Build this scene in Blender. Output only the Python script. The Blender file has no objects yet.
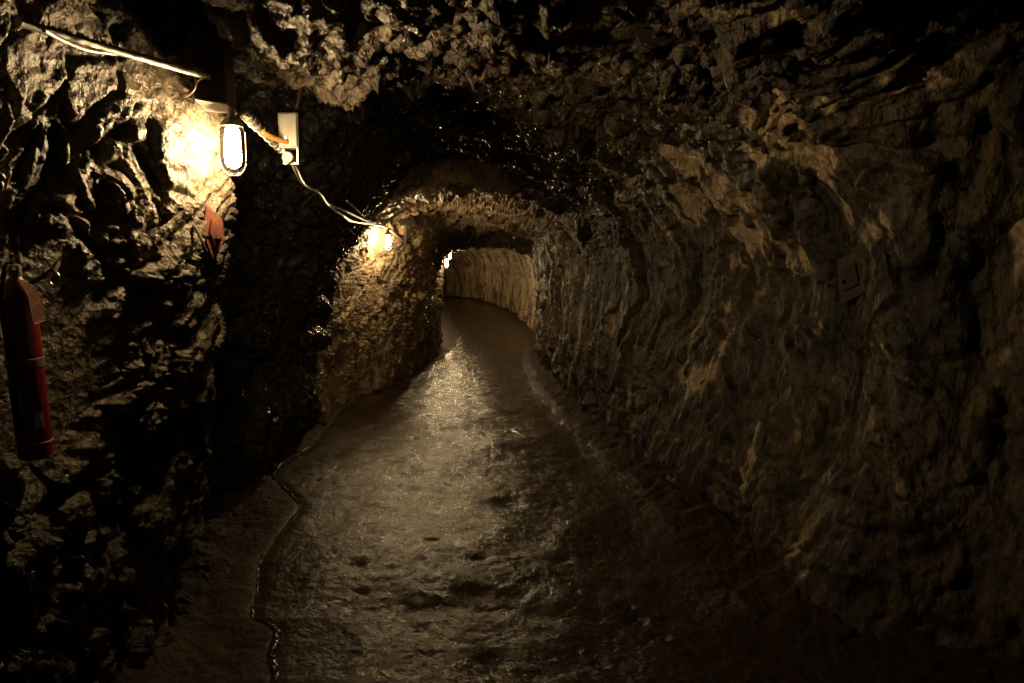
import bpy, math, random
import numpy as np
from mathutils import Vector, Matrix
random.seed(7)
C = bpy.context.scene.collection
SC = bpy.context.scene
# ------------------------------------------------------------------ camera, world, exposure
F = 680.0; CX = 512.0; CY = 341.5; PITCH = math.radians(5.84); EYE = 1.6
cam_d = bpy.data.cameras.new('camera'); cam_d.lens = F*36/1024; cam_d.sensor_width = 36
cam_d.clip_start = .05; cam_d.clip_end = 200
cam = bpy.data.objects.new('camera', cam_d); C.objects.link(cam)
cam.location = (0, 0, EYE); cam.rotation_euler = (math.pi/2-PITCH, 0, 0)
SC.camera = cam
w = bpy.data.worlds.new('world'); SC.world = w; w.use_nodes = True
w.node_tree.nodes['Background'].inputs[0].default_value = (.9, .7, .5, 1)
w.node_tree.nodes['Background'].inputs[1].default_value = 0.0
SC.view_settings.view_transform = 'Standard'; SC.view_settings.look = 'None'
SC.view_settings.exposure = 0.0; SC.view_settings.gamma = 1; SC.view_settings.use_curve_mapping = False
SC.cycles.use_denoising = True; SC.cycles.denoising_prefilter = 'NONE'; SC.cycles.max_bounces = 5; SC.cycles.sample_clamp_indirect = 2.0; SC.cycles.sample_clamp_direct = 35.0; SC.cycles.transparent_max_bounces = 8
LAMP_COLOR = (1.0, .71, .36)

def at(u, v, y):
    """point of the place seen at pixel (u, v) of the photo and distance y down the tunnel"""
    a = (u-CX)/F; b = -(v-CY)/F
    cy = math.cos(PITCH)+b*math.sin(PITCH); cz = -math.sin(PITCH)+b*math.cos(PITCH)
    t = y/cy
    return Vector((a*t, y, EYE+cz*t))
def on_floor(u, v):
    a = (u-CX)/F; b = -(v-CY)/F
    cy = math.cos(PITCH)+b*math.sin(PITCH); cz = -math.sin(PITCH)+b*math.cos(PITCH)
    t = -EYE/cz
    return Vector((a*t, cy*t, 0))
def project(P):
    x = P[..., 0]; y = P[..., 1]; z = P[..., 2]-EYE
    dep = y*math.cos(PITCH)-z*math.sin(PITCH); up = z*math.cos(PITCH)+y*math.sin(PITCH)
    dep = np.where(dep < .05, .05, dep)
    return CX+F*x/dep, CY-F*up/dep, dep

# ------------------------------------------------------------------ numpy noise
def ihash(x, y, z, seed):
    h = (x.astype(np.uint32)*np.uint32(374761393)+y.astype(np.uint32)*np.uint32(668265263)
         + z.astype(np.uint32)*np.uint32(2147483647)+np.uint32((seed*974711) & 0xffffffff))
    h = (h ^ (h >> np.uint32(13)))*np.uint32(1274126177)
    h = (h ^ (h >> np.uint32(16)))*np.uint32(2246822519)
    return h ^ (h >> np.uint32(15))
def rnd(h, k=0):
    h = (h+np.uint32((k*2654435769) & 0xffffffff))
    h = (h ^ (h >> np.uint32(16)))*np.uint32(73244475)
    h = (h ^ (h >> np.uint32(16)))
    return (h & np.uint32(0xffffff)).astype(np.float32)/np.float32(16777216)
def vnoise(p, seed=0):
    i = np.floor(p).astype(np.int32); f = (p-i).astype(np.float32); f = f*f*f*(f*(f*6-15)+10)
    out = 0
    for dx in (0, 1):
        wx = f[:, 0] if dx else 1-f[:, 0]
        for dy in (0, 1):
            wy = f[:, 1] if dy else 1-f[:, 1]
            for dz in (0, 1):
                wz = f[:, 2] if dz else 1-f[:, 2]
                out = out+wx*wy*wz*rnd(ihash(i[:, 0]+dx, i[:, 1]+dy, i[:, 2]+dz, seed))
    return out*2-1
def fbm(p, oct=4, seed=0, gain=.5):
    s = 0; a = 1; t = 0
    for k in range(oct):
        s = s+a*vnoise(p*(2.03**k)+k*17.3, seed+k); t += a; a *= gain
    return s/t
def ridged(p, oct=4, seed=0, gain=.5):
    s = 0; a = 1; t = 0
    for k in range(oct):
        s = s+a*(1-2*np.abs(vnoise(p*(2.03**k)+k*9.1, seed+k))); t += a; a *= gain
    return s/t
def facets(p, seed=0, tilt=1.0):
    """broken rock: every cell is a plane of its own height and tilt; returns height and distance to the crack"""
    p = p.astype(np.float32)
    i = np.floor(p).astype(np.int32); n = len(p)
    f1 = np.full(n, 9., np.float32); f2 = np.full(n, 9., np.float32); h1 = np.zeros(n, np.float32)
    for dx in (-1, 0, 1):
        for dy in (-1, 0, 1):
            for dz in (-1, 0, 1):
                cx = i[:, 0]+dx; cy = i[:, 1]+dy; cz = i[:, 2]+dz
                h = ihash(cx, cy, cz, seed)
                ex = p[:, 0]-(cx+rnd(h, 1)); ey = p[:, 1]-(cy+rnd(h, 2)); ez = p[:, 2]-(cz+rnd(h, 3))
                d = ex*ex+ey*ey+ez*ez
                ht = (rnd(h, 4)-.5)*1.0+tilt*((rnd(h, 5)-.5)*ex+(rnd(h, 6)-.5)*ey+(rnd(h, 7)-.5)*ez)*1.6
                m = d < f1
                f2 = np.where(m, f1, np.minimum(f2, d)); f1 = np.where(m, d, f1); h1 = np.where(m, ht, h1)
    return h1, np.sqrt(f2)-np.sqrt(f1)
def sstep(x, a, b):
    t = np.clip((x-a)/(b-a), 0, 1); return t*t*(3-2*t)

# ------------------------------------------------------------------ materials
def mat(name, col, rough=.6, metal=0, **kw):
    m = bpy.data.materials.new(name); m.use_nodes = True
    b = m.node_tree.nodes['Principled BSDF']
    b.inputs['Base Color'].default_value = (*col, 1); b.inputs['Roughness'].default_value = rough
    b.inputs['Metallic'].default_value = metal
    nt = m.node_tree
    if kw.get('noise'):
        sc, amt, col2 = kw['noise']
        tc = nt.nodes.new('ShaderNodeTexCoord'); n = nt.nodes.new('ShaderNodeTexNoise')
        n.inputs['Scale'].default_value = sc; n.inputs['Detail'].default_value = 5
        nt.links.new(tc.outputs['Object'], n.inputs['Vector'])
        r = nt.nodes.new('ShaderNodeValToRGB'); r.color_ramp.elements[0].position = .5-amt; r.color_ramp.elements[1].position = .5+amt
        r.color_ramp.elements[0].color = (*col, 1); r.color_ramp.elements[1].color = (*col2, 1)
        nt.links.new(n.outputs['Fac'], r.inputs['Fac']); nt.links.new(r.outputs['Color'], b.inputs['Base Color'])
        bp = nt.nodes.new('ShaderNodeBump'); bp.inputs['Strength'].default_value = kw.get('bump', .3); bp.inputs['Distance'].default_value = .004
        nt.links.new(n.outputs['Fac'], bp.inputs['Height']); nt.links.new(bp.outputs['Normal'], b.inputs['Normal'])
    return m
def rock_material(name, dark, mid, light, rough_lo, rough_hi, stretch, bump=1.0, spec=.5):
    m = bpy.data.materials.new(name); m.use_nodes = True; nt = m.node_tree; N = nt.nodes; L = nt.links
    b = N['Principled BSDF']; b.inputs['Specular IOR Level'].default_value = spec
    tc = N.new('ShaderNodeTexCoord'); mp = N.new('ShaderNodeMapping'); mp.inputs['Scale'].default_value = stretch
    L.new(tc.outputs['Object'], mp.inputs['Vector'])
    def noise(s, det=6, ro=.6, src=mp, dist=0):
        n = N.new('ShaderNodeTexNoise'); n.inputs['Scale'].default_value = s; n.inputs['Detail'].default_value = det
        n.inputs['Roughness'].default_value = ro; n.inputs['Distortion'].default_value = dist
        L.new(src.outputs[0], n.inputs['Vector']); return n
    def ramp(src, a, b_, ca, cb):
        r = N.new('ShaderNodeValToRGB'); e = r.color_ramp.elements
        e[0].position = a; e[1].position = b_; e[0].color = (*ca, 1); e[1].color = (*cb, 1)
        L.new(src, r.inputs['Fac']); return r
    def mix(fac, a, b_, mode='MIX'):
        x = N.new('ShaderNodeMix'); x.data_type = 'RGBA'; x.blend_type = mode
        if isinstance(fac, float): x.inputs[0].default_value = fac
        else: L.new(fac, x.inputs[0])
        L.new(a, x.inputs[6]); L.new(b_, x.inputs[7]); return x.outputs[2]
    n1 = noise(2.2, 7, .65, dist=.6); n2 = noise(14, 6, .65, dist=.3); n3 = noise(60, 4, .6)
    c1 = ramp(n1.outputs['Fac'], .35, .62, dark, mid); c2 = ramp(n2.outputs['Fac'], .42, .68, mid, light)
    c = mix(n2.outputs['Fac'], c1.outputs[0], c2.outputs[0])
    sp = ramp(n3.outputs['Fac'], .35, .65, (.45, .45, .45), (1.3, 1.3, 1.3)); c = mix(.75, c, sp.outputs[0], 'MULTIPLY')
    at_ = N.new('ShaderNodeVertexColor'); at_.layer_name = 'stain_light'
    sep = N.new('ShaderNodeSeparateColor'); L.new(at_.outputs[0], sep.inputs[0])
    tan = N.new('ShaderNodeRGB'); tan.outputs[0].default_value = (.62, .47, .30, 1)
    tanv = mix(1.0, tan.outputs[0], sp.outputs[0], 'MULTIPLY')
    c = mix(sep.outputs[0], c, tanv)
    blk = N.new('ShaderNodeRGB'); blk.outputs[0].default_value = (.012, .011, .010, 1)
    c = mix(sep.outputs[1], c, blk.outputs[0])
    L.new(c, b.inputs['Base Color'])
    rr = N.new('ShaderNodeMapRange'); rr.inputs[3].default_value = rough_lo; rr.inputs[4].default_value = rough_hi
    rr.inputs[1].default_value = .35; rr.inputs[2].default_value = .65; L.new(n2.outputs['Fac'], rr.inputs[0])
    wet = N.new('ShaderNodeMath'); wet.operation = 'MULTIPLY_ADD'; wet.inputs[1].default_value = -.3
    L.new(sep.outputs[2], wet.inputs[0]); L.new(rr.outputs[0], wet.inputs[2]); wet.use_clamp = True
    L.new(wet.outputs[0], b.inputs['Roughness'])
    vo = N.new('ShaderNodeTexVoronoi'); vo.inputs['Scale'].default_value = 22; L.new(mp.outputs[0], vo.inputs['Vector'])
    v2 = N.new('ShaderNodeTexVoronoi'); v2.inputs['Scale'].default_value = 60; L.new(mp.outputs[0], v2.inputs['Vector'])
    b1 = N.new('ShaderNodeBump'); b1.inputs['Distance'].default_value = .02*bump; L.new(vo.outputs['Distance'], b1.inputs['Height']); b1.inputs['Strength'].default_value = .7
    b2 = N.new('ShaderNodeBump'); b2.inputs['Distance'].default_value = .02*bump; L.new(n2.outputs['Fac'], b2.inputs['Height']); L.new(b1.outputs[0], b2.inputs['Normal'])
    b3 = N.new('ShaderNodeBump'); b3.inputs['Distance'].default_value = .006*bump; L.new(n3.outputs['Fac'], b3.inputs['Height']); L.new(b2.outputs[0], b3.inputs['Normal'])
    b4 = N.new('ShaderNodeBump'); b4.inputs['Distance'].default_value = .006*bump; b4.inputs['Strength'].default_value = .6
    L.new(v2.outputs['Distance'], b4.inputs['Height']); L.new(b3.outputs[0], b4.inputs['Normal'])
    L.new(b4.outputs[0], b.inputs['Normal'])
    return m
M = {}
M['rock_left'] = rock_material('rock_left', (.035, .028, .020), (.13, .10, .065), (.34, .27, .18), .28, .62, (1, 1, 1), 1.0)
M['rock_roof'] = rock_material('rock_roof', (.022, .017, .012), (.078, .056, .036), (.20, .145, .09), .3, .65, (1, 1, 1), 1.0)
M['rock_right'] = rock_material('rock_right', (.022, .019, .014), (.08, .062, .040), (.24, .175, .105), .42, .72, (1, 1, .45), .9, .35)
M['steel'] = mat('galvanised_steel', (.42, .40, .36), .4, .7, noise=(30, .2, (.30, .28, .24)))
M['wire_steel'] = mat('cage_wire', (.35, .33, .3), .4, .8)
M['box_grey'] = mat('grey_box', (.10, .095, .08), .5, .2, noise=(18, .25, (.07, .065, .052)))
M['wood_dark'] = mat('tarred_wood', (.035, .024, .018), .6, 0, noise=(9, .2, (.06, .04, .028)), bump=.6)
M['white_and_lit'] = mat('white_and_lit_end', (.75, .70, .6), .5)  # white of the screw, also used to paint lamplight on the post end
M['rust'] = mat('rust', (.26, .085, .045), .6, .2, noise=(25, .2, (.14, .05, .03)), bump=.6)
M['rust_dark'] = mat('dark_rust', (.085, .042, .028), .65, .2, noise=(25, .2, (.04, .025, .02)), bump=.6)
M['orange'] = mat('orange_conduit', (.25, .09, .02), .45, 0)
M['cable'] = mat('cable_jacket', (.50, .43, .33), .35)
M['cable_dark'] = mat('cable_dark', (.06, .05, .045), .35)
M['pink'] = mat('pink_wire', (.6, .42, .36), .4); M['yellow'] = mat('yellow_wire', (.6, .5, .08), .4)
M['red'] = mat('red_enamel', (.24, .014, .010), .35, 0, noise=(12, .25, (.17, .011, .008)), bump=.05)
M['black'] = mat('black_rubber', (.02, .02, .02), .35)
M['strap'] = mat('steel_strap', (.35, .32, .28), .35, .6)
M['sticker'] = mat('pale_sticker', (.6, .55, .45), .5)
M['brown_knob'] = mat('tan_cap', (.14, .09, .05), .5)
M['rust_black'] = mat('blackened_rust', (.025, .016, .012), .6, .2)
M['stone'] = mat('loose_stone', (.05, .038, .025), .4, 0, noise=(20, .25, (.10, .075, .05)))
m = bpy.data.materials.new('lit_bulb'); m.use_nodes = True; b = m.node_tree.nodes['Principled BSDF']
b.inputs['Base Color'].default_value = (.9, .85, .7, 1); b.inputs['Emission Color'].default_value = (*LAMP_COLOR, 1)
b.inputs['Emission Strength'].default_value = 560; M['bulb'] = m
m = bpy.data.materials.new('jar_glass'); m.use_nodes = True; nt = m.node_tree; nt.nodes.clear()
o_ = nt.nodes.new('ShaderNodeOutputMaterial'); mx = nt.nodes.new('ShaderNodeMixShader'); tr = nt.nodes.new('ShaderNodeBsdfTransparent')
gl = nt.nodes.new('ShaderNodeBsdfGlossy'); fr = nt.nodes.new('ShaderNodeFresnel'); fr.inputs[0].default_value = 1.45; gl.inputs['Roughness'].default_value = .05
nt.links.new(fr.outputs[0], mx.inputs[0]); nt.links.new(tr.outputs[0], mx.inputs[1]); nt.links.new(gl.outputs[0], mx.inputs[2]); nt.links.new(mx.outputs[0], o_.inputs[0]); M['glass'] = m
# tag card: orange card with rows of dark print
m = bpy.data.materials.new('orange_card'); m.use_nodes = True; nt = m.node_tree; b = nt.nodes['Principled BSDF']; b.inputs['Roughness'].default_value = .6
tc = nt.nodes.new('ShaderNodeTexCoord'); br = nt.nodes.new('ShaderNodeTexBrick'); br.inputs['Scale'].default_value = 60
br.inputs['Color1'].default_value = (.62, .27, .06, 1); br.inputs['Color2'].default_value = (.5, .2, .05, 1); br.inputs['Mortar'].default_value = (.16, .06, .03, 1); br.inputs['Mortar Size'].default_value = .12
mp = nt.nodes.new('ShaderNodeMapping'); mp.inputs['Rotation'].default_value = (math.pi/2, 0, math.pi/2)
nt.links.new(tc.outputs['Object'], mp.inputs[0]); nt.links.new(mp.outputs[0], br.inputs['Vector']); nt.links.new(br.outputs['Color'], b.inputs['Base Color']); M['card'] = m
# wet trodden floor
m = bpy.data.materials.new('wet_mud_floor'); m.use_nodes = True; nt = m.node_tree; N = nt.nodes; L = nt.links; b = N['Principled BSDF']
tc = N.new('ShaderNodeTexCoord')
def nz(s, d=5, r=.6):
    n = N.new('ShaderNodeTexNoise'); n.inputs['Scale'].default_value = s; n.inputs['Detail'].default_value = d; n.inputs['Roughness'].default_value = r
    L.new(tc.outputs['Object'], n.inputs['Vector']); return n
a1 = nz(1.6); a2 = nz(28, 6, .7); a3 = nz(150, 3, .6); a4 = nz(9, 6, .65)
r1 = N.new('ShaderNodeValToRGB'); e = r1.color_ramp.elements; e[0].position = .35; e[1].position = .65; e[0].color = (.040, .023, .010, 1); e[1].color = (.070, .042, .019, 1)
L.new(a1.outputs[0], r1.inputs[0])
r2 = N.new('ShaderNodeValToRGB'); e = r2.color_ramp.elements; e[0].position = .35; e[1].position = .7; e[0].color = (.45, .45, .45, 1); e[1].color = (1.5, 1.45, 1.4, 1)
L.new(a2.outputs[0], r2.inputs[0])
x = N.new('ShaderNodeMix'); x.data_type = 'RGBA'; x.blend_type = 'MULTIPLY'; x.inputs[0].default_value = .8
L.new(r1.outputs[0], x.inputs[6]); L.new(r2.outputs[0], x.inputs[7]); L.new(x.outputs[2], b.inputs['Base Color'])
b.inputs['Specular IOR Level'].default_value = .7
mr = N.new('ShaderNodeMapRange'); mr.inputs[1].default_value = .35; mr.inputs[2].default_value = .65; mr.inputs[3].default_value = .14; mr.inputs[4].default_value = .34
L.new(a4.outputs[0], mr.inputs[0])
va = N.new('ShaderNodeVertexColor'); va.layer_name = 'stain_light'; sp_c = N.new('ShaderNodeSeparateColor'); L.new(va.outputs[0], sp_c.inputs[0])
def lerp_(a_, lo_hi):
    q_ = N.new('ShaderNodeMix'); q_.data_type = 'FLOAT'; L.new(sp_c.outputs[0], q_.inputs[0]); q_.inputs[3].default_value = lo_hi
    if isinstance(a_, float): q_.inputs[2].default_value = a_
    else: L.new(a_, q_.inputs[2])
    return q_.outputs[0]
L.new(lerp_(mr.outputs[0], .75), b.inputs['Roughness']); L.new(lerp_(.7, .18), b.inputs['Specular IOR Level'])
b1 = N.new('ShaderNodeBump'); b1.inputs['Distance'].default_value = .007; L.new(a4.outputs[0], b1.inputs['Height'])
b2 = N.new('ShaderNodeBump'); b2.inputs['Distance'].default_value = .0045; L.new(a2.outputs[0], b2.inputs['Height']); L.new(b1.outputs[0], b2.inputs['Normal'])
b3 = N.new('ShaderNodeBump'); b3.inputs['Distance'].default_value = .0014; L.new(a3.outputs[0], b3.inputs['Height']); L.new(b2.outputs[0], b3.inputs['Normal'])
L.new(b3.outputs[0], b.inputs['Normal']); M['floor'] = m
m = bpy.data.materials.new('water'); m.use_nodes = True; nt = m.node_tree; b = nt.nodes['Principled BSDF']; b.inputs['Base Color'].default_value = (.04, .03, .02, 1)
b.inputs['Roughness'].default_value = .25; n = nt.nodes.new('ShaderNodeTexNoise'); n.inputs['Scale'].default_value = 40; n.inputs['Detail'].default_value = 2
tc = nt.nodes.new('ShaderNodeTexCoord'); nt.links.new(tc.outputs['Object'], n.inputs['Vector'])
bp = nt.nodes.new('ShaderNodeBump'); bp.inputs['Distance'].default_value = .003; nt.links.new(n.outputs[0], bp.inputs['Height']); nt.links.new(bp.outputs[0], b.inputs['Normal']); M['water'] = m

# ------------------------------------------------------------------ object helpers
def set_props(o, label=None, cat=None, group=None, kind=None):
    for k, v in (('label', label), ('category', cat), ('group', group), ('kind', kind)):
        if v: o[k] = v
    return o
def empty(name, loc, label, cat, group=None):
    o = bpy.data.objects.new(name, None); C.objects.link(o); o.location = loc; o.empty_display_size = .1
    return set_props(o, label, cat, group)
class MB:
    """collects shapes for ONE mesh object"""
    def __init__(s): s.v = []; s.f = []
    def add(s, vs, fs):
        n = len(s.v); s.v += [tuple(p) for p in vs]; s.f += [tuple(i+n for i in f) for f in fs]; return s
    def prism(s, ring, off):
        n = len(ring); vs = [Vector(p) for p in ring]+[Vector(p)+Vector(off) for p in ring]
        return s.add(vs, [tuple(range(n))[::-1], tuple(range(n, 2*n))]+[(i, (i+1) % n, n+(i+1) % n, n+i) for i in range(n)])
    def lathe(s, prof, n=20, mtx=Matrix()):
        vs = []; fs = []
        for r, z in prof:
            for k in range(n): a = 2*math.pi*k/n; vs.append(mtx @ Vector((r*math.cos(a), r*math.sin(a), z)))
        for j in range(len(prof)-1):
            for k in range(n): fs.append((j*n+k, j*n+(k+1) % n, (j+1)*n+(k+1) % n, (j+1)*n+k))
        fs.append(tuple(range(n))[::-1]); fs.append(tuple(range((len(prof)-1)*n, len(prof)*n)))
        return s.add(vs, fs)
    def tube(s, pts, r, n=8, closed=False, wob=0):
        pts = [Vector(p) for p in pts]; vs = []; fs = []; m = len(pts); up = Vector((.13, .2, .97))
        for i, p in enumerate(pts):
            if closed: t = pts[(i+1) % m]-pts[i-1]
            else: t = pts[min(i+1, m-1)]-pts[max(i-1, 0)]
            t.normalize(); a = t.cross(up)
            if a.length < .1: a = t.cross(Vector((1, 0, 0)))
            a.normalize(); b_ = a.cross(t)
            rr = r[i] if isinstance(r, (list, tuple)) else r
            for k in range(n):
                q = 2*math.pi*k/n; g = rr*(1+wob*(random.random()-.5)); vs.append(p+a*g*math.cos(q)+b_*g*math.sin(q))
        for j in range(m if closed else m-1):
            for k in range(n): fs.append((j*n+k, j*n+(k+1) % n, ((j+1) % m)*n+(k+1) % n, ((j+1) % m)*n+k))
        if not closed: fs.append(tuple(range(n))[::-1]); fs.append(tuple(range((m-1)*n, m*n)))
        return s.add(vs, fs)
    def build(s, name, m_, parent=None, smooth=True, bevel=0):
        me = bpy.data.meshes.new(name); me.from_pydata(s.v, [], s.f); me.validate(); me.materials.append(m_)
        if smooth:
            me.polygons.foreach_set('use_smooth', [True]*len(me.polygons))
            me.set_sharp_from_angle(angle=math.radians(35))
        o = bpy.data.objects.new(name, me); C.objects.link(o)
        if bevel: bv = o.modifiers.new('bevel', 'BEVEL'); bv.width = bevel; bv.segments = 2
        if parent:
            o.parent = parent
            # shapes are given in world space unless the parent carries a rotation of its own
            o.location = (0, 0, 0)
        return o
def rel(mb, o):
    mb.v = [tuple(Vector(p)-o.location) for p in mb.v]; return mb
def spline(pts, n=10):
    P = [Vector(p) for p in pts]; P = [P[0]*2-P[1]]+P+[P[-1]*2-P[-2]]; out = []
    for i in range(1, len(P)-2):
        for k in range(n):
            t = k/n; a, b_, c, d = P[i-1], P[i], P[i+1], P[i+2]
            out.append(.5*((2*b_)+(c-a)*t+(2*a-5*b_+4*c-d)*t*t+(3*b_-a-3*c+d)*t**3))
    out.append(P[-2]); return out

# ------------------------------------------------------------------ lamps: where they hang (used to keep rock clear of them)
LAMPS = [at(231.5, 118, 2.70), at(388, 232, 8.5), at(446.5, 257, 13.6), at(450, 251, 16.8), Vector((-2.12, 18.4, 1.95)), Vector((-2.6, 21.8, 2.1)), Vector((-3.3, 25.5, 2.2))]  # last three are unseen extras, added to light the far passage

# ------------------------------------------------------------------ the tunnel: cross-sections (12 points, left foot over roof to right foot)
# x, z pairs
S = []
def sec(d, *xz): S.append((d, np.array(xz, float).reshape(12, 2)))
sec(-4, -1.5, -.2, -1.65, .6, -1.7, 1.2, -1.65, 1.7, -1.5, 2.2, -1.1, 2.75, -.4, 2.85, .6, 2.8, 1.35, 2.4, 1.8, 1.6, 1.7, .8, 1.5, -.2)
sec(1.2, -1.5, -.2, -1.6, .6, -1.62, 1.2, -1.6, 1.7, -1.5, 2.2, -1.2, 2.7, -.4, 2.75, .6, 2.7, 2.2, 2.5, 2.9, 1.6, 2.8, .8, 2.6, -.2)
sec(2.0, -1.52, -.2, -1.54, .6, -1.55, 1.2, -1.52, 1.7, -1.42, 2.2, -1.25, 2.9, -.68, 2.62, .6, 2.55, 2.1, 2.4, 2.75, 1.6, 2.6, .8, 2.3, -.2)
sec(2.6, -1.5, -.2, -1.44, .6, -1.38, 1.2, -1.30, 1.7, -1.27, 2.1, -1.28, 3.15, -.90, 2.46, .5, 2.5, 1.6, 2.35, 2.12, 1.6, 1.95, .8, 1.6, -.2)
sec(3.0, -1.62, -.2, -1.42, .6, -1.30, 1.2, -1.20, 1.7, -1.19, 2.1, -1.30, 3.2, -1.02, 2.44, .5, 2.52, 1.35, 2.25, 1.78, 1.6, 1.6, .8, 1.28, -.2)
sec(3.18, -1.72, -.2, -1.70, .6, -1.85, 1.2, -1.95, 1.7, -1.95, 2.1, -1.5, 3.2, -1.10, 2.43, .4, 2.55, 1.35, 2.22, 1.76, 1.6, 1.58, .8, 1.25, -.2)
sec(3.36, -1.76, -.2, -1.80, .6, -1.95, 1.2, -2.05, 1.7, -2.05, 2.1, -1.6, 3.2, -1.12, 2.46, .3, 2.62, 1.33, 2.25, 1.76, 1.6, 1.57, .8, 1.22, -.2)
sec(3.55, -1.8, -.2, -1.85, .6, -2.0, 1.2, -2.1, 1.7, -2.1, 2.1, -1.7, 2.9, -.9, 3.0, .2, 2.72, 1.25, 2.3, 1.74, 1.6, 1.55, .8, 1.2, -.2)
sec(4.8, -2.10, -.2, -2.08, .6, -2.1, 1.2, -2.05, 1.7, -1.9, 2.2, -1.4, 2.75, -.7, 2.88, .3, 2.66, 1.1, 2.3, 1.52, 1.6, 1.35, .8, 1.12, -.2)
sec(6.0, -2.10, -.2, -2.05, .6, -1.86, 1.2, -1.62, 1.7, -1.28, 2.15, -1.0, 2.68, -.5, 2.78, .2, 2.6, .95, 2.25, 1.25, 1.6, 1.12, .8, .98, -.2)
sec(6.9, -2.05, -.2, -2.02, .6, -1.88, 1.2, -1.70, 1.7, -1.40, 2.15, -1.0, 2.64, -.45, 2.72, .15, 2.55, .8, 2.2, 1.05, 1.6, .95, .8, .86, -.2)
sec(7.2, -2.05, -.2, -2.02, .6, -2.02, 1.2, -1.92, 1.7, -1.55, 2.15, -1.0, 2.42, -.4, 2.43, .1, 2.42, .72, 2.12, .98, 1.6, .90, .8, .82, -.2)
sec(8.5, -1.85, -.2, -1.84, .6, -1.86, 1.2, -1.82, 1.7, -1.6, 2.15, -1.1, 2.46, -.5, 2.5, .05, 2.42, .6, 2.1, .78, 1.6, .72, .8, .68, -.2)
sec(10.5, -1.62, -.2, -1.50, .6, -1.42, 1.2, -1.34, 1.7, -1.22, 2.1, -.95, 2.38, -.5, 2.42, 0, 2.38, .42, 2.1, .54, 1.6, .54, .8, .56, -.2)
sec(12.2, -1.45, -.2, -1.42, .6, -1.40, 1.2, -1.34, 1.7, -1.25, 1.98, -.95, 2.2, -.5, 2.24, -.05, 2.2, .36, 2.0, .50, 1.6, .50, .8, .52, -.2)
sec(12.6, -1.5, -.2, -1.48, .6, -1.46, 1.2, -1.42, 1.6, -1.3, 1.9, -.95, 2.02, -.5, 2.04, -.05, 2.03, .34, 1.9, .5, 1.5, .50, .8, .52, -.2)
sec(14.2, -1.52, -.2, -1.50, .6, -1.47, 1.2, -1.44, 1.65, -1.35, 2.0, -1.0, 2.25, -.5, 2.3, 0, 2.25, .45, 2.0, .6, 1.5, .6, .8, .58, -.2)
sec(14.6, -1.8, -.2, -1.8, .6, -1.85, 1.2, -1.85, 1.65, -1.6, 2.0, -1.1, 2.25, -.5, 2.3, 0, 2.25, .45, 2.0, .62, 1.5, .62, .8, .58, -.2)
sec(18, -2.3, -.2, -2.3, .6, -2.3, 1.2, -2.3, 1.7, -2.1, 2.1, -1.4, 2.35, -.6, 2.4, -.1, 2.35, .4, 2.1, .6, 1.5, .6, .8, .52, -.2)
sec(23, -3.6, -.2, -3.6, .6, -3.6, 1.2, -3.6, 1.7, -3.2, 2.1, -2.0, 2.35, -1.0, 2.4, -.4, 2.35, .0, 2.1, .2, 1.5, .2, .8, .15, -.2)
sec(30, -7.5, -.2, -7.5, .6, -7.5, 1.2, -7.5, 1.7, -7.2, 2.1, -6.2, 2.35, -5, 2.4, -4, 2.35, -3.0, 2.1, -2.4, 1.5, -2.3, .8, -2.3, -.2)
sec(36, -11, -.2, -11, .6, -11, 1.2, -11, 1.7, -10.6, 2.1, -10, 2.35, -9.5, 2.4, -9, 2.35, -8.2, 2.1, -7.6, 1.5, -7.5, .8, -7.4, -.2)

Sd = np.array([s[0] for s in S]); Sx = np.stack([s[1] for s in S])
def climb(y): return .42*sstep(y, 21, 29)      # the path rises gently towards the bend
def pchip_like(ds):
    """smooth but non-overshooting blend between sections"""
    out = np.empty((len(ds), 12, 2))
    k = np.clip(np.searchsorted(Sd, ds)-1, 0, len(Sd)-2)
    h = np.diff(Sd)[:, None, None]; dl = np.diff(Sx, axis=0)/h
    mm = np.zeros_like(Sx)
    a = dl[:-1]; b_ = dl[1:]; same = (a*b_) > 0
    mm[1:-1] = np.where(same, 2*a*b_/(a+b_+1e-12), 0); mm[0] = dl[0]; mm[-1] = dl[-1]
    t = ((ds-Sd[k])/(Sd[k+1]-Sd[k]))[:, None, None]; H = h[k]
    return ((2*t**3-3*t**2+1)*Sx[k]+(t**3-2*t**2+t)*H*mm[k]+(-2*t**3+3*t**2)*Sx[k+1]+(t**3-t**2)*H*mm[k+1])
DENS = 1.0
ds = []; d = -4.0
while d < 36:
    ds.append(d); d += (.08 if d < 1 else max(.0075, .0036*d))/DENS if not (3.0 < d < 3.6) else .006/DENS
ds = np.array(ds+[36.0])
K = pchip_like(ds)
# points round the section: dense where the photo looks closely
alloc = np.array([90, 95, 90, 90, 90, 100, 105, 95, 110, 110, 110])*DENS
tt = np.concatenate([np.linspace(i, i+1, int(a), endpoint=False) for i, a in enumerate(alloc)]+[[11.0]])
IDX_L = int(np.searchsorted(tt, 4.6)); IDX_R = int(np.searchsorted(tt, 7.7))
i = np.clip(np.floor(tt).astype(int), 0, 10); f = (tt-i)[None, :, None]
Kp = np.concatenate([2*K[:, :1]-K[:, 1:2], K, 2*K[:, -1:]-K[:, -2:-1]], 1)
p0, p1, p2, p3 = Kp[:, i], Kp[:, i+1], Kp[:, i+2], Kp[:, i+3]
xz = .5*(2*p1+(p2-p0)*f+(2*p0-5*p1+4*p2-p3)*f*f+(3*p1-p0-3*p2+p3)*f**3)
nr, nc = xz.shape[:2]
base = np.empty((nr, nc, 3)); base[..., 0] = xz[..., 0]; base[..., 1] = ds[:, None]; base[..., 2] = xz[..., 1]+climb(ds)[:, None]
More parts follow.
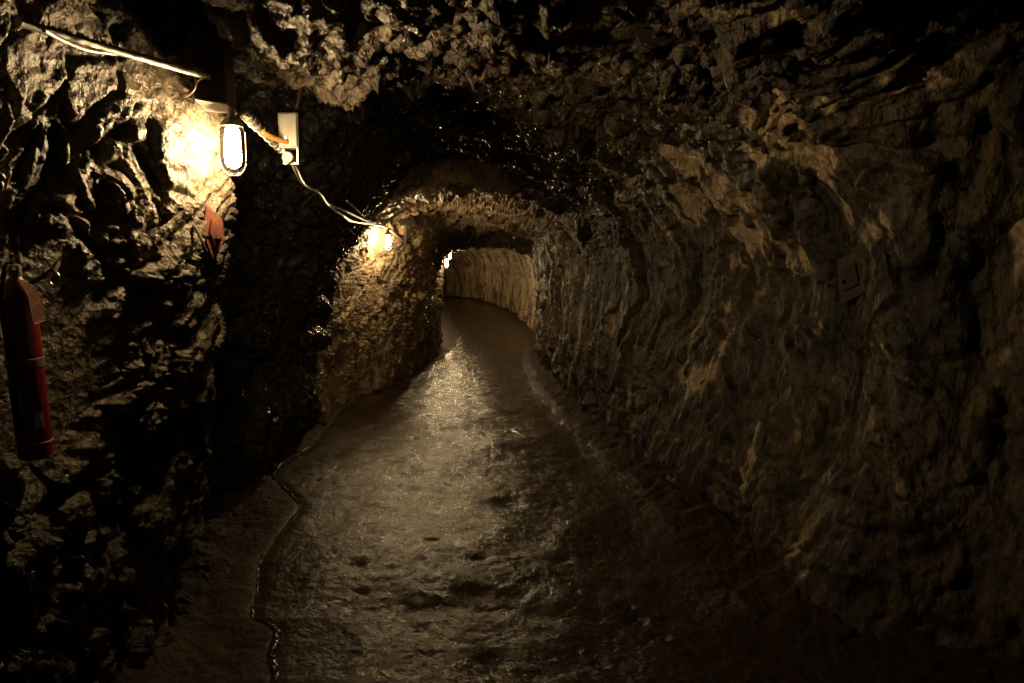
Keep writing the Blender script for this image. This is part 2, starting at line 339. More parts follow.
def grid_normals(G, inward=True):
    du = np.gradient(G, axis=0); dv = np.gradient(G, axis=1)
    n = np.cross(dv, du); n /= np.linalg.norm(n, axis=-1, keepdims=True)+1e-9
    return n
nrm = grid_normals(base)
# make sure the normals look into the tunnel
mid = base.mean(axis=1, keepdims=True)
if ((mid-base)*nrm).sum(-1).mean() < 0: nrm = -nrm
# soften the directions near the steps so that blocks do not fold
for _ in range(6):
    nrm[1:-1] = (nrm[:-2]+nrm[1:-1]*2+nrm[2:])/4
nrm /= np.linalg.norm(nrm, axis=-1, keepdims=True)+1e-9
P = base.reshape(-1, 3).astype(np.float32); Nn = nrm.reshape(-1, 3)
T = np.tile(tt, nr)
wR = sstep(T, 7.4, 8.6); wL = 1-sstep(T, 4.0, 5.2); wC = 1-wR-wL
def rot(p, ax, deg):
    R = np.array(Matrix.Rotation(math.radians(deg), 3, ax)); return p @ R.T.astype(np.float32)
warp = np.stack([fbm(P*1.3+3, 3, 5), fbm(P*1.3+40, 3, 6), fbm(P*1.3+80, 3, 7)], 1)*.22
Q = P+warp
ql = rot(Q, 'X', 35)*np.array([1, 1.35, .75]); qr = rot(Q, 'X', 8)*np.array([1, 1.25, .5]); qc = rot(Q, 'Z', 25)*np.array([.8, 1.4, 1])
disp = np.zeros(len(P))
def relief(mask_w, qq, sd, a1, a2, a3, a4, crack):
    global disp
    k = np.where(mask_w > .002)[0]; g = qq[k]; w_ = warp[k]
    h1, e1 = facets(g*1.9, sd); h2, e2 = facets(g*5.5+w_*4, sd+1); h3, e3 = facets(g*15+w_*9, sd+2); h4, e4 = facets(g*38, sd+3)
    h1 = h1*sstep(e1, 0, .14); h2 = h2*sstep(e2, 0, .14); h3 = h3*sstep(e3, 0, .12)
    v = a1*h1+a2*h2+a3*h3+a4*h4+.022*fbm(g*16, 3, sd+20, .5)+.02*ridged(g*5, 4, sd+22)
    v -= crack*(.03*np.exp(-(e1/.05)**2)+.022*np.exp(-(e2/.09)**2)+.01*np.exp(-(e3/.1)**2))
    disp[k] += v*mask_w[k]
relief(wL, ql, 11, .075, .062, .034, .013, 1.0)
relief(wC, qc, 111, .10, .060, .032, .011, .9)
relief(wR, qr, 211, .075, .040, .018, .002, .6)
disp += .05*fbm(Q*.9, 3, 21)
# upright flutes on the right wall
flute = ridged(np.stack([P[:, 0]*.6, P[:, 1]*2.0+warp[:, 1]*1.5, P[:, 2]*.45], 1), 3, 44)
disp += wR*.05*flute*(1+1.6*sstep(P[:, 1], 14, 20))
# places where the rock is known to stand out or fall back
def lump(x, y, z, rx, ry, rz, a, sharp=2):
    global disp
    r = np.sqrt(((P[:, 0]-x)/rx)**2+((P[:, 1]-y)/ry)**2+((P[:, 2]-z)/rz)**2)
    disp = disp+a*np.clip(1-r**sharp, 0, 1)
LUMPS = [(-1.86, 6.3, 1.30, .6, .3, .10, .22), (-2.0, 6.5, .98, .6, .35, .13, .36), (-2.05, 6.1, .35, .6, .6, .42, .34), (-2.05, 5.2, .25, .6, .6, .5, .2),
         (.55, 2.45, 2.5, .22, .16, .3, -.0)]
for l in LUMPS: lump(*l)
disp = np.clip(disp, -.3, .42)
# keep the corner and the rock behind every lamp close to the measured outline
for n_, lp in enumerate(LAMPS):
    r = np.linalg.norm(P-np.array(lp)[None]+np.array([0, 0, .08])[None], axis=1)
    disp = np.where(disp > 0, disp*(.3+.7*sstep(r, .15, .5)), disp*(.7+.3*sstep(r, .15, .5)))
disp *= 1-.35*np.exp(-((P[:, 1]-3.05)/.35)**2)*wL
disp *= 1-.4*wL*sstep(P[:, 1], 5.2, 5.8)*(1-sstep(P[:, 1], 9, 10.5))
for (c_, r_) in ((at(30, 370, 2.05), .42), (at(25, 300, 2.0), .3), (at(60, 45, 1.95), .25), (at(120, 55, 2.2), .25), (at(175, 68, 2.5), .2)):   # ledges the extinguisher and pipe hang over
    r = np.linalg.norm(P-np.array(c_)[None], axis=1); w_ = 1-sstep(r, r_*.6, r_*1.2)
    disp = disp*(1-w_)+w_*np.minimum(disp*.5, -.01)
disp *= np.where(P[:, 1] > 13, .8, 1)
dg_ = disp.reshape(nr, nc); ds_ = dg_.copy()
for _ in range(2):
    ds_[1:-1] = (ds_[:-2]+2*ds_[1:-1]+ds_[2:])/4; ds_[:, 1:-1] = (ds_[:, :-2]+2*ds_[:, 1:-1]+ds_[:, 2:])/4
disp = (dg_*(1-.5*wR.reshape(nr, nc))+ds_*.5*wR.reshape(nr, nc)).ravel()
D = P+Nn*disp[:, None]
G = D.reshape(nr, nc, 3)
# stains and painted light: R tan crust plus lamp glow, G black, B wetness
U, V, _ = project(D)
st = np.zeros((len(P), 4), np.float32); st[:, 3] = 1
nA = fbm(np.stack([P[:, 0], P[:, 1]*3.4, P[:, 2]*1.0], 1)*2.0+warp*3, 5, 61, .65); nB = fbm(P*2.4+warp*2, 4, 62, .6); nC = fbm(P*.8+9, 3, 63)
# TAN: crust patches on the right wall: y, z, ry, rz
tanm = np.zeros(len(P))
def patch(y, z, ry, rz, a=1.0):
    global tanm
    r = np.sqrt(((P[:, 1]-y)/ry)**2+((P[:, 2]-z)/rz)**2)
    tanm = np.maximum(tanm, a*np.clip(1.25-r, 0, 1))
PATCH = []
def patch_px(u, v, du, dv, a=1.0):
    m_ = (np.abs(U-u) < 6) & (np.abs(V-v) < 6) & (P[:, 0] > .3) & (P[:, 1] > .8)
    if m_.sum() == 0: return
    pz = np.median(D[m_], axis=0); m2 = (np.abs(U-u) < du) & (np.abs(V-v) < dv) & (P[:, 0] > .3) & (P[:, 1] > .8)
    ys = D[m2][:, 1]; zs = D[m2][:, 2]
    patch(pz[1], pz[2], max(.05, (np.percentile(ys, 95)-np.percentile(ys, 5))/2), max(.05, (np.percentile(zs, 95)-np.percentile(zs, 5))/2), a)
for args in ((770, 110, 14, 30), (752, 150, 16, 22), (725, 190, 16, 34), (752, 235, 12, 34), (690, 165, 12, 26), (682, 205, 10, 34), (742, 262, 10, 18), (693, 380, 18, 26), (850, 75, 14, 26, .6), (805, 150, 8, 30, .6), (660, 230, 8, 50, .6), (880, 230, 12, 50, .5)):
    patch_px(*args)
rgt_ = sstep(P[:, 0], .2, .5)
tan = np.clip((tanm*1.0+nA*1.5-.55)*5, 0, 1)*rgt_*.9
tan = np.maximum(tan, np.clip((nA-.22)*3, 0, 1)*.28)
pale = sstep(P[:, 1], 6.8, 7.2)*(1-sstep(P[:, 1], 10.5, 12.6))*(1-sstep(P[:, 0], -.3, .6))     # second lamp's glow painted into the rock as a paler tone
tan = np.maximum(tan, pale*np.clip(.85+nA*1.5, .1, 1)); tan = np.maximum(tan, sstep(P[:, 1], 13, 15)*np.clip(.45+nA*1.6, 0, .8))  # far passage tinted brighter too, standing in for lamplight
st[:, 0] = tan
rec = sstep(P[:, 1], 3.1, 3.3)*(1-sstep(P[:, 1], 7.1, 7.4))        # widened bay, made blacker and glossier
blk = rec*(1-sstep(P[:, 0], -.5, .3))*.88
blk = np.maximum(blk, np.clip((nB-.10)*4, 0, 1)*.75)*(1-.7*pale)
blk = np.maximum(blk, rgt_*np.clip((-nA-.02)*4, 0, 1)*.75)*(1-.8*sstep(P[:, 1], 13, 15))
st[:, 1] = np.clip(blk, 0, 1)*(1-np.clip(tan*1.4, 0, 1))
st[:, 2] = np.clip(rec*.9*(wC+wL)+.5*np.clip(nC*2+.3, 0, 1)*(wL+wC)+np.clip((P[:, 1]-11.8)/.3, 0, 1)*(P[:, 1] < 13)*wC, 0, 1)
def grid_object(name, Gs, cols, m_, flip=False):
    a, b_ = Gs.shape[:2]
    me = bpy.data.meshes.new(name); me.vertices.add(a*b_); me.vertices.foreach_set('co', Gs.reshape(-1).astype(np.float32))
    idx = np.arange(a*b_).reshape(a, b_); qd = np.stack([idx[:-1, :-1], idx[:-1, 1:], idx[1:, 1:], idx[1:, :-1]], -1).reshape(-1, 4)
    if flip: qd = qd[:, ::-1]
    me.loops.add(qd.size); me.loops.foreach_set('vertex_index', qd.reshape(-1).astype(np.int32))
    me.polygons.add(len(qd)); me.polygons.foreach_set('loop_start', np.arange(0, qd.size, 4, dtype=np.int32)); me.polygons.foreach_set('use_smooth', np.ones(len(qd), bool))
    me.update(calc_edges=True); me.materials.append(m_)
    if cols is not None:
        ca = me.color_attributes.new('stain_light', 'FLOAT_COLOR', 'POINT'); ca.data.foreach_set('color', cols.reshape(-1).astype(np.float32))
    o = bpy.data.objects.new(name, me); C.objects.link(o); o['kind'] = 'structure'; return o
STG = st.reshape(nr, nc, 4)
n_in = grid_normals(G); flipit = ((mid-G)*n_in).sum(-1).mean() < 0
# quad order (row, col+1, next row) gives cross(dv, du)
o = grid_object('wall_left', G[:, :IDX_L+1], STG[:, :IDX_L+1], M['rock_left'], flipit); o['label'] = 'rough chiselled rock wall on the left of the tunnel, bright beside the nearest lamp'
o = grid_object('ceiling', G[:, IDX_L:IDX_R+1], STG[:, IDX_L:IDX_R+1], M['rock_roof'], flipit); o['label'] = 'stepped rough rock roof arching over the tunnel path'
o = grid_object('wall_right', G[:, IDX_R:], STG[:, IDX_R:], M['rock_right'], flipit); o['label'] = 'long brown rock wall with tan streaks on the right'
nrmD = grid_normals(G)*(-1 if flipit else 1)
Dn = nrmD.reshape(-1, 3)
def on_wall(u, v, rad=4, lo=.8):
    """point and normal of the rock seen at a pixel of the photo"""
    m_ = np.where((np.abs(U-u) < rad) & (np.abs(V-v) < rad) & (D[:, 1] > lo))[0]
    y = D[m_, 1]; k = m_[y < np.percentile(y, 10)+.12]
    return Vector(D[k].mean(0)), Vector(Dn[k].mean(0)).normalized()

# ------------------------------------------------------------------ floor
GUT = [on_floor(*p) for p in ((273, 682), (271, 653), (276, 629), (252, 613), (257, 592), (258, 570), (262, 556), (278, 535), (296, 513), (298, 502), (281, 486), (273, 473), (290, 458), (312, 442), (324, 430), (330, 424), (346, 410), (395, 385), (428, 366), (450, 350), (457, 338), (452, 322), (449, 310))]
GUT = [Vector((GUT[0].x+.02, 1.9, 0)), Vector((GUT[0].x+.03, 1.2, 0))][::-1]+GUT
rj = random.Random(9)
SPG = [p+Vector((rj.uniform(-.004, .004), 0, 0)) for p in spline(GUT, 14)]
gp = np.array([list(p) for p in SPG]); gy = gp[:, 1]; order = np.argsort(gy)
def gutter_x(y): return np.interp(y, gy[order], gp[order, 0])
fd = []; d = -4.0
while d < 36: fd.append(d); d += .08 if d < 1.8 else max(.006, .0008*d*d)
fd = np.array(fd+[36.0]); KF = pchip_like(fd)
xl = np.minimum(KF[:, 0, 0], KF[:, 1, 0])-.45; xr = np.maximum(KF[:, 11, 0], KF[:, 10, 0])+.45
nf = 720; s_ = np.linspace(0, 1, nf)
FX = xl[:, None]+(xr-xl)[:, None]*s_[None]; FY = np.repeat(fd[:, None], nf, 1)
fp = np.stack([FX.ravel(), FY.ravel(), np.zeros(FX.size)], 1).astype(np.float32)
bl = KF[:, 0, 0][:, None]; brr = KF[:, 11, 0][:, None]
z = .030*fbm(fp*1.1, 3, 71)+.012*fbm(fp*5, 4, 72)+.004*fbm(fp*22, 3, 73)
gr_, _ = facets(fp*np.array([75, 75, 1]), 74, 1.5); z = z+(.0020*gr_+.0010*vnoise(fp*130, 76))*(1-sstep(fp[:, 1], 5, 9))+.0045*ridged(fp*np.array([2.2, 4.5, 1]), 3, 90)
rub, _ = facets(fp*np.array([9, 9, 1])+.3*vnoise(fp*6, 78)[:, None], 77, 1.6); rub2, _ = facets(fp*np.array([22, 22, 1]), 79, 1.6); rub = (rub+.4*rub2).reshape(FX.shape)
fine_e = fbm(fp*9, 4, 75)
z = z.reshape(FX.shape); fine_e = fine_e.reshape(FX.shape)
gx = gutter_x(fd)[:, None]; dg = FX-gx
rightrise = sstep(FX, brr-.45, brr+.25); leftrise = sstep(-FX, -bl-.25, -bl+.3)
z = z+rightrise*.16+leftrise*.12+(rightrise+leftrise)*(.03*fine_e+.022*rub)
z = z+.006*sstep(-dg, .0, .2)*(1-sstep(FY, 14, 20))+(.015*fine_e+.006*rub)*sstep(-dg, 0, .2)
wg = .03+.004*FY
z = z-.014*np.exp(-(dg/wg)**2)
for (u, v, r, dp) in ((430, 606, .10, .02), (500, 600, .16, .022), (540, 612, .10, .02), (470, 590, .09, .016), (432, 540, .04, .016), (505, 503, .13, .02), (390, 462, .10, .018), (625, 605, .035, .02), (636, 618, .045, .025), (660, 636, .04, .024), (600, 660, .03, .02), (495, 655, .07, .014),
                      (415, 600, .06, .02), (560, 560, .06, .014), (358, 565, .04, .016), (362, 592, .035, .016), (450, 430, .14, .014), (372, 447, .1, .016), (478, 560, .05, .014), (520, 545, .2, .01), (470, 398, .2, .014)):
    q_ = on_floor(u, v); z = z-dp*np.exp(-(((FX-q_.x)/r)**2+((FY-q_.y)/(r*.8))**2)**1.5)
z = z+climb(FY)
FG = np.stack([FX, FY, z], -1)
def floor_z(x, y):
    j = int(np.argmin(abs(fd-y))); return float(np.interp(x, FX[j], z[j]))
dryn = fbm(fp*2.2, 4, 95).reshape(FX.shape)
dry = np.clip(np.maximum(rightrise*3, sstep(FX-(.15+.0*FY), .15, .95)*.85)+dryn*.35*sstep(FX, -.1, .4), 0, 1)       # drier dirt towards the right wall, wet track in the middle
dry = np.maximum(dry, .45*np.clip(1-(FX-gx)/.45, 0, 1)*(FY < 7)); dry = np.maximum(dry, .8*sstep(-dg, .0, .04)); fcol = np.zeros(FX.shape+(4,), np.float32); fcol[..., 0] = dry; fcol[..., 3] = 1
o = grid_object('floor', FG, fcol, M['floor'], True); o['label'] = 'wet brown trodden mud floor of the tunnel'

# thin trickle of water along the left edge of the path
mb = MB(); vs = []; rr_ = random.Random(3); sp_ = []
for a_, b_ in zip(SPG[:-1], SPG[1:]):
    nn = max(1, int((b_-a_).length/.012))
    sp_ += [a_.lerp(b_, k/nn) for k in range(nn)]
sp_ = [p for p in sp_ if 1.5 < p.y < 19]; wv = .01; NC = 7
for k, p in enumerate(sp_):
    wv = min(.022, max(.0015, wv+rr_.uniform(-.0045, .0042)))
    t = (sp_[min(k+1, len(sp_)-1)]-sp_[max(k-1, 0)]).normalized(); n2 = Vector((t.y, -t.x, 0)); zz = floor_z(p.x, p.y)+.002; hh = .004+(.004+.5*wv)*rr_.random()
    for c_ in range(NC):
        a = math.pi*c_/(NC-1); vs.append(p+n2*wv*math.cos(a)+Vector((0, 0, zz+hh*math.sin(a))))
m_ = len(sp_)
mb.add(vs, [(k*NC+c_, k*NC+c_+1, (k+1)*NC+c_+1, (k+1)*NC+c_) for k in range(m_-1) for c_ in range(NC-1)]+[(k*NC+NC-1, k*NC, (k+1)*NC, (k+1)*NC+NC-1) for k in range(m_-1)])
o = mb.build('water_trickle', M['water']); set_props(o, 'thin glinting trickle of water winding along the left edge of the mud path', 'water', kind='stuff')

# ------------------------------------------------------------------ lamps
def make_lamp():
    root = empty('bulkhead_lamp', (0, 0, 0), 'x', 'lamp', 'caged lamps along the left wall')
    MB().lathe([(.012, .035), (.014, .03), (.015, .004), (.026, -.004), (.038, -.018), (.041, -.034), (.038, -.036)], 28).build('lamp_cap', M['steel'], root)
    MB().lathe([(.040, -.036), (.0462, -.05), (.0468, -.15), (.042, -.18), (.028, -.20), (.008, -.208)], 28).build('glass_jar', M['glass'], root)
    MB().lathe([(.014, -.038), (.026, -.045), (.043, -.07), (.0460, -.12), (.0450, -.152), (.034, -.180), (.006, -.190)], 24).build('light_bulb', M['bulb'], root)
    c = MB(); R = .0478
    for k in range(3):
        a = math.pi*k/3+.3; ca, sa = math.cos(a), math.sin(a)
        pts = [(R*ca*.8, R*sa*.8, -.032), (R*ca, R*sa, -.055), (R*ca, R*sa, -.16)]+[(R*math.cos(t)*ca, R*math.cos(t)*sa, -.16-.06*math.sin(t)) for t in [math.pi*j/10 for j in range(1, 10)]]+[(-R*ca, -R*sa, -.16), (-R*ca, -R*sa, -.055), (-R*ca*.8, -R*sa*.8, -.032)]
        c.tube(pts, .0014, 6)
    for zz in (-.075, -.16): c.tube([(R*math.cos(2*math.pi*j/24), R*math.sin(2*math.pi*j/24), zz) for j in range(24)], .0014, 6, True)
    c.build('wire_cage', M['wire_steel'], root)
    return root
LL = ['nearest lit caged lamp, hanging under the dark post by the left wall',
      'lit caged lamp hanging on the cable in front of the brightly lit rock face',
      'lower of the two small lit lamps at the far bend',
      'upper of the two small lit lamps at the far bend, the most distant one',
      'added unseen lamp just around the far bend, behind the left rock edge', 'middle one of the three unseen lamps added around the far bend', 'last added lamp, unseen, deep in the passage around the far bend']
lamp0 = make_lamp(); lamp0.location = LAMPS[0]; lamp0['label'] = LL[0]
for k in range(1, 7):
    r = lamp0.copy(); C.objects.link(r); r.location = LAMPS[k]; r['label'] = LL[k]
    for ch in lamp0.children:
        c = ch.copy(); C.objects.link(c); c.parent = r

# ------------------------------------------------------------------ post the nearest lamp hangs from
A, B, Cc, Dd = (-1.16, 2.56), (-1.075, 2.64), (-1.10, 2.80), (-1.20, 2.75)
L0 = LAMPS[0]; zb = L0.z+.036
root = empty('roof_post', (L0.x, L0.y, zb), 'dark square post hanging from the roof above the nearest lamp, its underside whitened as if lamplit', 'post')
ring = [(p[0], p[1], zb+.006) for p in (A, B, Cc, Dd)]
rel(MB().prism(ring, (-.02, 0, .8)), root).build('post_shaft', M['wood_dark'], root, False, .004)
q = rel(MB().prism([(p[0], p[1], zb) for p in (A, B, Cc, Dd)], (0, 0, .006)), root).build('lit_end', M['white_and_lit'], root, False); q['label'] = 'underside of the post, lamplight painted on as white'  # lamplight on the dark post's underside, put in as white colour

# ------------------------------------------------------------------ pipe on the wall, upper left
pa = at(18, 22, 1.80); pb = at(208, 77, 2.60)
pts = [pa.lerp(pb, k/60) for k in range(61)]
root = empty('wet_pipe', pa, 'wet pale pipe slanting along the top of the left wall', 'pipe')
rel(MB().tube(pts, .012, 12, wob=.18), root).build('pipe_body', M['steel'], root)
dr = MB(); rr_ = random.Random(5)
for k in range(150):
    t = rr_.random()**1.3*.95; p = pa.lerp(pb, t); h = .004+.010*rr_.random()
    dr.lathe([(.003, 0), (.0025, h*.5), (.0008, h)], 5, Matrix.Translation(p+Vector((rr_.uniform(-.006, .006), 0, .009))) @ Matrix.Rotation(rr_.uniform(-.5, .5), 4, 'X'))
q = rel(dr, root).build('crust', M['steel'], root); q['label'] = 'prickly mineral crust along the top of the pipe'; q['kind'] = 'stuff'
rel(MB().tube([pa.lerp(pb, .62), pa.lerp(pb, .62)+Vector((-.0, 0, .06))], .004, 6), root).build('hanger', M['wire_steel'], root)
def cable(name, pts, r, m_, label, cat='cable', group=None, wob=0):
    o = MB().tube(spline(pts, 8), r, 8, wob=wob).build(name, m_); return set_props(o, label, cat, group)
cable('cable', [at(44, 30, 1.84), at(62, 40, 1.93), at(88, 50, 2.05), at(118, 54, 2.2), at(142, 58, 2.32)], .006, M['cable'], 'thin cable running just below the wet pipe on the left wall')
cable('wire', [at(192, 74, 2.54), at(196, 80, 2.53), at(195, 88, 2.52), at(190, 94, 2.54), at(184, 97, 2.6)], .0035, M['pink'], 'pale pink wire looping down from the end of the wet pipe', 'wire')
cable('wire', [at(207, 76, 2.58), at(201, 79, 2.55), at(197, 82, 2.56)], .003, M['yellow'], 'short yellow wire at the end of the wet pipe', 'wire')
cable('hook', [at(189, 80, 2.6), at(192, 86, 2.57), at(190, 92, 2.56), at(183, 95, 2.62)], .004, M['rust'], 'rusty brown hook in the rock inside the pink wire loop', 'hook')

# ------------------------------------------------------------------ conduit and junction box
cp = [at(243, 112, 2.79), at(249, 118, 2.82), at(262, 131, 2.98), at(275, 144, 3.1), at(285, 153, 3.14)]
root = empty('conduit', cp[0], 'wrapped metal conduit slanting from the dark post down to the grey box', 'pipe')
rel(MB().tube(spline(cp, 8), [.02]*14+[.015]*19, 12, wob=.12), root).build('conduit_tube', M['box_grey'], root)
tp = spline(cp, 40); w_ = MB(); hp = []
for k in range(4, len(tp)-4):
    t = (tp[k+1]-tp[k-1]).normalized(); a = t.cross(Vector((0, 0, 1))).normalized(); b_ = a.cross(t); R = .022 if k < 70 else .018; q = k*.42
    hp.append(tp[k]+a*R*math.cos(q)+b_*R*math.sin(q))
w_.tube(hp, .003, 5)
rel(w_, root).build('wire_wrap', M['wire_steel'], root)
jc = at(290, 131.5, 3.06)
root = empty('junction_box', jc, 'grey rectangular electrical box beside the nearest lamp', 'electrical box')
def box(cx, cy, cz, sx, sy, sz): return MB().prism([(cx-sx/2, cy-sy/2, cz-sz/2), (cx+sx/2, cy-sy/2, cz-sz/2), (cx+sx/2, cy+sy/2, cz-sz/2), (cx-sx/2, cy+sy/2, cz-sz/2)], (0, 0, sz))
box(0, 0, 0, .088, .05, .152).build('box_body', M['box_grey'], root, False, .004)
box(0, -.028, 0, .078, .008, .140).build('box_lid', M['box_grey'], root, False, .003)
MB().lathe([(.007, 0), (.007, .006), (.003, .008)], 12, Matrix.Translation((-.008, -.032, -.035)) @ Matrix.Rotation(math.pi/2, 4, 'X')).build('screw', M['white_and_lit'], root)
fr_ = MB()
for sx in (-.026, .034): fr_.add(*(lambda b: (b.v, b.f))(box(sx, 0, -.105, .006, .03, .066)))
fr_.add(*(lambda b: (b.v, b.f))(box(.004, 0, -.139, .066, .03, .006))); fr_.build('bracket', M['strap'], root, False)
q = MB().lathe([(.024, 0), (.026, .004), (.026, .03), (.022, .036)], 24, Matrix.Translation((-.004, 0, -.116)) @ Matrix.Rotation(math.pi/2, 4, 'X')).build('round_cap', M['brown_knob'], root); q['label'] = 'round tan cap below the box'
q = rel(MB().tube(spline([at(263, 132, 2.93), at(274, 138, 2.98), at(287, 142, 3.03)], 6), .011, 10), root).build('supply_stub', M['orange'], root); q['label'] = 'orange tube entering the front of the box'
rel(MB().tube([jc+Vector((.02, .02, .07)), jc+Vector((.06, .2, .5))], .008, 8), root).build('support_rod', M['rust_black'], root)

# ------------------------------------------------------------------ cables to the far lamps
L1, L2, L3 = LAMPS[1], LAMPS[2], LAMPS[3]
cable('cable', [at(291, 158, 3.06), at(297, 172, 3.3), at(304, 184, 3.7), at(319, 193, 4.1), at(328, 205, 4.6), at(342, 215, 5.2), at(352, 221, 5.9), at(372, 224, 7.1), L1+Vector((.0, .02, .045)), at(410, 246, 9.8), at(428, 250, 11.6), at(440, 254, 12.9), L2+Vector((0, .02, .04)), L3+Vector((0, .03, .045))],
      [.011]*40+[.014]*20+[.017]*45, M['cable'], 'pale sagging cable running from the grey box to the far lamps')
cable('cable', [at(330, 205, 4.7), at(345, 211, 5.2), at(362, 219, 6.2), at(374, 223.5, 7.1)], .011, M['cable'], 'second strand of pale cable above the main one before the second lamp')
cable('cable', [at(347, 201, 5.2), at(358, 211, 5.8), at(369, 222, 6.9)], .009, M['cable'], 'short loose strand slanting down onto the cable before the second lamp')
cable('cable', [at(323, 186, 4.5), at(312, 196, 4.6), at(301, 207, 4.7)], .006, M['cable_dark'], 'thin dark strand hanging off the cable below the grey box')
root = empty('lamp_bracket', at(408, 214, 8.9), 'dark metal bracket on the roof behind the second lamp', 'bracket')
rel(MB().prism([at(393, 212, 8.9), at(412, 210, 9.0), at(416, 224, 9.0), at(400, 226, 8.9)], (0, .12, .02)), root).build('bracket_plate', M['rust_black'], root, False, .01)
rel(MB().tube([at(407, 222, 9.0), at(405, 244, 9.1)], .022, 8), root).build('bracket_arm', M['rust_black'], root)

# ------------------------------------------------------------------ rock-bolt plates
def bolt_plate(u, v, ring_px, m_, label, cat='bolt plate', washer=True, bolt=(0, 0), push=.012, group='rusty rock bolt plates'):
    p, n = on_wall(u, v, 9)
    view = (Vector((0, 0, EYE))-p).normalized()
    n = (n*.5+view*.5).normalized()
    root = empty('rock_bolt_plate', p+n*push, label, cat, group)
    dirs = []
    for (a, b_) in ring_px:
        r = at(a, b_, 1.0)-Vector((0, 0, EYE)); o_ = root.location-Vector((0, 0, EYE)); t = o_.dot(n)/r.dot(n); dirs.append(r*t-o_)
    MB().prism([q-n*.006 for q in dirs], n*.012).build('plate', m_, root, False, .003)
    c = sum(dirs, Vector())/len(dirs); s = .52
    r2 = [c+(q-c)*s for q in dirs]
    MB().prism(r2, n*.018).build('raised_centre', M['rust_black'] if m_ is not M['rust'] else m_, root, False, .004)
    if washer:
        e_ = dirs[1]-dirs[0]; f_ = dirs[-1]-dirs[0]; bp_ = c+e_*bolt[0]+f_*bolt[1]; mtx = Matrix.Translation(bp_+n*.015) @ n.to_track_quat('Z', 'Y').to_matrix().to_4x4()
        q = MB().lathe([(.016, 0), (.016, .006), (.009, .007), (.009, .026), (.006, .028)], 6, mtx).build('bolt', M['rust_dark'], root)
    return root
bolt_plate(210, 232, [(206, 204), (222, 220), (224, 240), (213, 262), (202, 232)], M['rust'], 'red-rusty bolt plate on the left wall just below the nearest lamp', bolt=(.1, .15), push=.035)
bolt_plate(853, 278, [(837, 260), (861, 250), (870, 290), (841, 305)], M['rust_dark'], 'dark square bolt plate alone on the right wall', bolt=(-.25, .05))
bolt_plate(656, 32, [(631, 22), (657, 21), (683, 30), (672, 42), (641, 43)], M['rust_black'], 'black bolt plate on the roof near the top of the view', bolt=(0, 0))
p, n = on_wall(200, 240, 6); cable('hook', [at(192, 224, p.y-.03), at(198, 232, p.y-.06), at(203, 244, p.y-.07), at(207, 257, p.y-.03)], .006, M['rust_dark'], 'curved dark rusty bar beside the red-rusty plate on the left wall', 'hook')

# ------------------------------------------------------------------ fire extinguisher
top_ = at(16, 284, 2.03); bot_ = at(36, 457, 2.06)
ax = (top_-bot_); Ln = ax.length; ax.normalize()
root = empty('fire_extinguisher', bot_, 'red fire extinguisher hung at the left edge, tilted, with a steel strap', 'fire extinguisher')
rx = ax.to_track_quat('Z', 'Y').to_matrix().to_4x4(); R = .047
MB().lathe([(R*.8, 0), (R*.97, .006), (R, .02), (R, Ln-.05), (R*.93, Ln-.02), (R*.7, Ln), (R*.35, Ln+.018), (.014, Ln+.024)], 40, rx).build('cylinder', M['red'], root)
MB().lathe([(.015, Ln+.02), (.018, Ln+.03), (.018, Ln+.055), (.010, Ln+.06)], 16, rx).build('valve', M['strap'], root)
hd = MB(); tp_ = ax*(Ln+.05); hd.tube([tp_+Vector((-.01, 0, 0)), tp_+Vector((.02, -.03, .02)), tp_+Vector((.045, -.07, .03))], .006, 8); hd.tube([tp_, tp_+Vector((.02, -.03, -.005)), tp_+Vector((.04, -.065, -.012))], .005, 8); hd.build('handle', M['black'], root)
MB().lathe([(R+.001, .285), (R+.004, .287), (R+.004, .312), (R+.001, .314)], 40, rx).build('strap', M['strap'], root)
MB().lathe([(R+.0005, .05), (R+.002, .0505), (R+.002, .0525), (R+.0005, .053)], 40, rx).build('band', M['sticker'], root)
# buckle and hose on the face towards the camera
fy = Vector((.012, -1, 0)).normalized()
MB().prism([ax*.288+fy*(R+.003)+Vector((-.012, 0, 0)), ax*.288+fy*(R+.003)+Vector((.012, 0, 0)), ax*.312+fy*(R+.003)+Vector((.012, 0, 0)), ax*.312+fy*(R+.003)+Vector((-.012, 0, 0))], fy*.008).build('buckle', M['strap'], root, False, .002)
MB().tube(spline([tp_, tp_+Vector((.012, -.05, .0)), ax*(Ln-.06)+fy*(R+.02), ax*(Ln*.6)+fy*(R+.018)+Vector((.004, 0, 0)), ax*(Ln*.42)+fy*(R+.016)+Vector((.008, 0, 0))], 8), .007, 10).build('hose', M['black'], root)
MB().lathe([(.008, Ln*.22), (.015, Ln*.26), (.012, Ln*.40), (.008, Ln*.43)], 16, Matrix.Translation(fy*(R+.018)+Vector((.008, 0, 0))) @ rx).build('nozzle', M['black'], root)
rgt = ax.cross(fy).normalized(); rgt = rgt if rgt.x > 0 else -rgt
def curved_sticker(h0, h1, a0, a1):
    vs = []; k = 8
    for j in range(k+1):
        a = a0+(a1-a0)*j/k; dvec = fy*math.cos(a)+rgt*math.sin(a)
        for h in (h0, h1): vs.append(ax*h+dvec*(R+.001)); vs.append(ax*h+dvec*(R+.0025))
    fs = [(4*j+1, 4*j+5, 4*j+7, 4*j+3) for j in range(k)]+[(4*j, 4*j+2, 4*j+6, 4*j+4) for j in range(k)]
    return MB().add(vs, fs)
curved_sticker(.10, .145, .75, 1.25).build('sticker', M['sticker'], root)
curved_sticker(.325, Ln-.06, .95, 1.15).build('label_edge', M['sticker'], root)
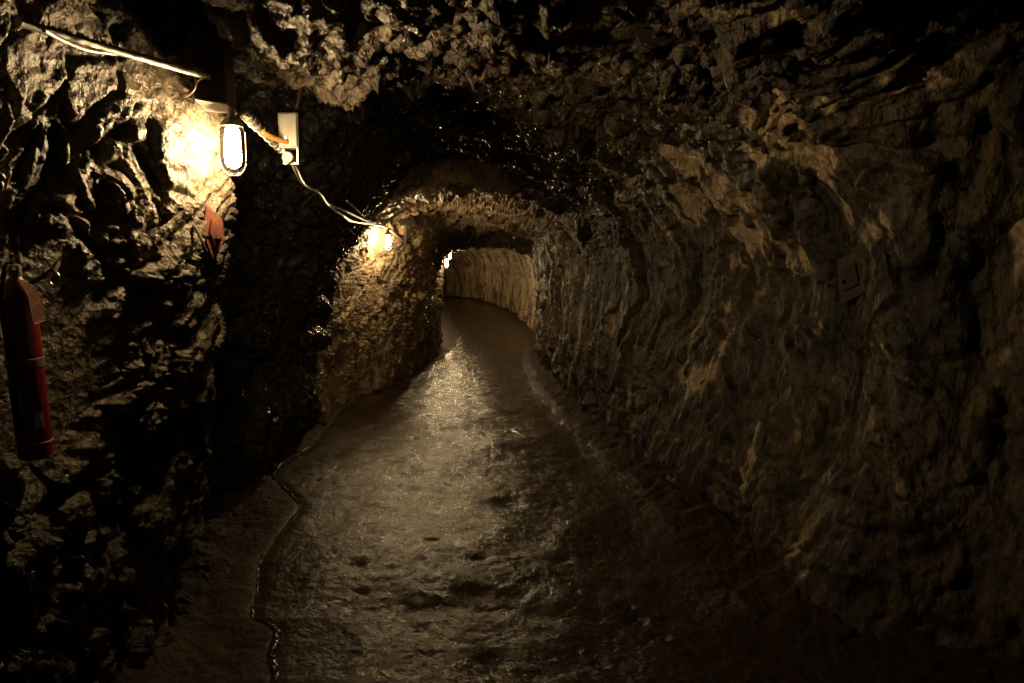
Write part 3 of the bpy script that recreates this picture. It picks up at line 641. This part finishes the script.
# orange inspection card hung on the extinguisher
cc = [at(u_, v_, 1.93+.0045*(u_-18)) for u_, v_ in ((18, 279), (26, 281), (34, 287), (40, 295), (43, 304), (46, 320), (34, 324), (31, 310), (28, 295))]
tagr = empty('inspection_card', cc[0], 'orange printed card with rounded corner hanging from the fire extinguisher', 'tag')
rel(MB().prism(cc, (-.002, 0, 0)), tagr).build('card', M['card'], tagr, False)
rel(MB().tube(cc, .0012, 5, True), tagr).build('card_rim', M['sticker'], tagr)
# bracket with a ring beside it
p, n = on_wall(56, 272, 6)
br_ = empty('pipe_clamp', p, 'dark clamp with an open ring on the rock beside the fire extinguisher', 'bracket')
pr = at(54, 279, min(p.y-.05, 2.1))
rel(MB().tube([pr+Vector((.016*math.cos(t), 0, .022*math.sin(t))) for t in [2*math.pi*j/20 for j in range(20)]], .0045, 8, True), br_).build('ring', M['wire_steel'], br_)
rel(MB().tube([pr+Vector((0, 0, .022)), pr+Vector((-.004, .03, .05)), p+n*-.02], .008, 8), br_).build('clamp_arm', M['rust_dark'], br_)

# ------------------------------------------------------------------ loose stones on the path
def stone_mesh(seed, r):
    import bmesh
    bm = bmesh.new(); bmesh.ops.create_icosphere(bm, subdivisions=3, radius=1)
    P_ = np.array([v.co[:] for v in bm.verts], np.float32); h, _ = facets(P_*1.4+seed*7, seed); k = 1+.35*h
    for v, kk in zip(bm.verts, k): v.co = Vector((v.co.x*kk*r, v.co.y*kk*r*.8, v.co.z*kk*r*.55))
    me = bpy.data.meshes.new('pebble'); bm.to_mesh(me); bm.free(); me.materials.append(M['stone']); return me
stones = [stone_mesh(k+80, 1.0) for k in range(4)]
SP = [(627, 604, .016, 'small dark pebble on the mud path, uppermost of the three at lower right'), (637, 619, .022, 'dark pebble on the mud path, middle one of the three at lower right'), (660, 636, .018, 'dark pebble on the mud path, lowest of the three at lower right'),
      (322, 424, .05, 'pale stone at the upper end of the water trickle'), (598, 664, .014, 'tiny pebble near the bottom of the view on the path')]
for k, (u, v, r, lb) in enumerate(SP):
    q_ = on_floor(u, v); o = bpy.data.objects.new('pebble', stones[k % 4]); C.objects.link(o); o.scale = (r, r, r)
    o.location = (q_.x, q_.y, floor_z(q_.x, q_.y)+r*.3); o.rotation_euler = (0, 0, k*1.3); set_props(o, lb, 'stone', 'loose stones on the path')
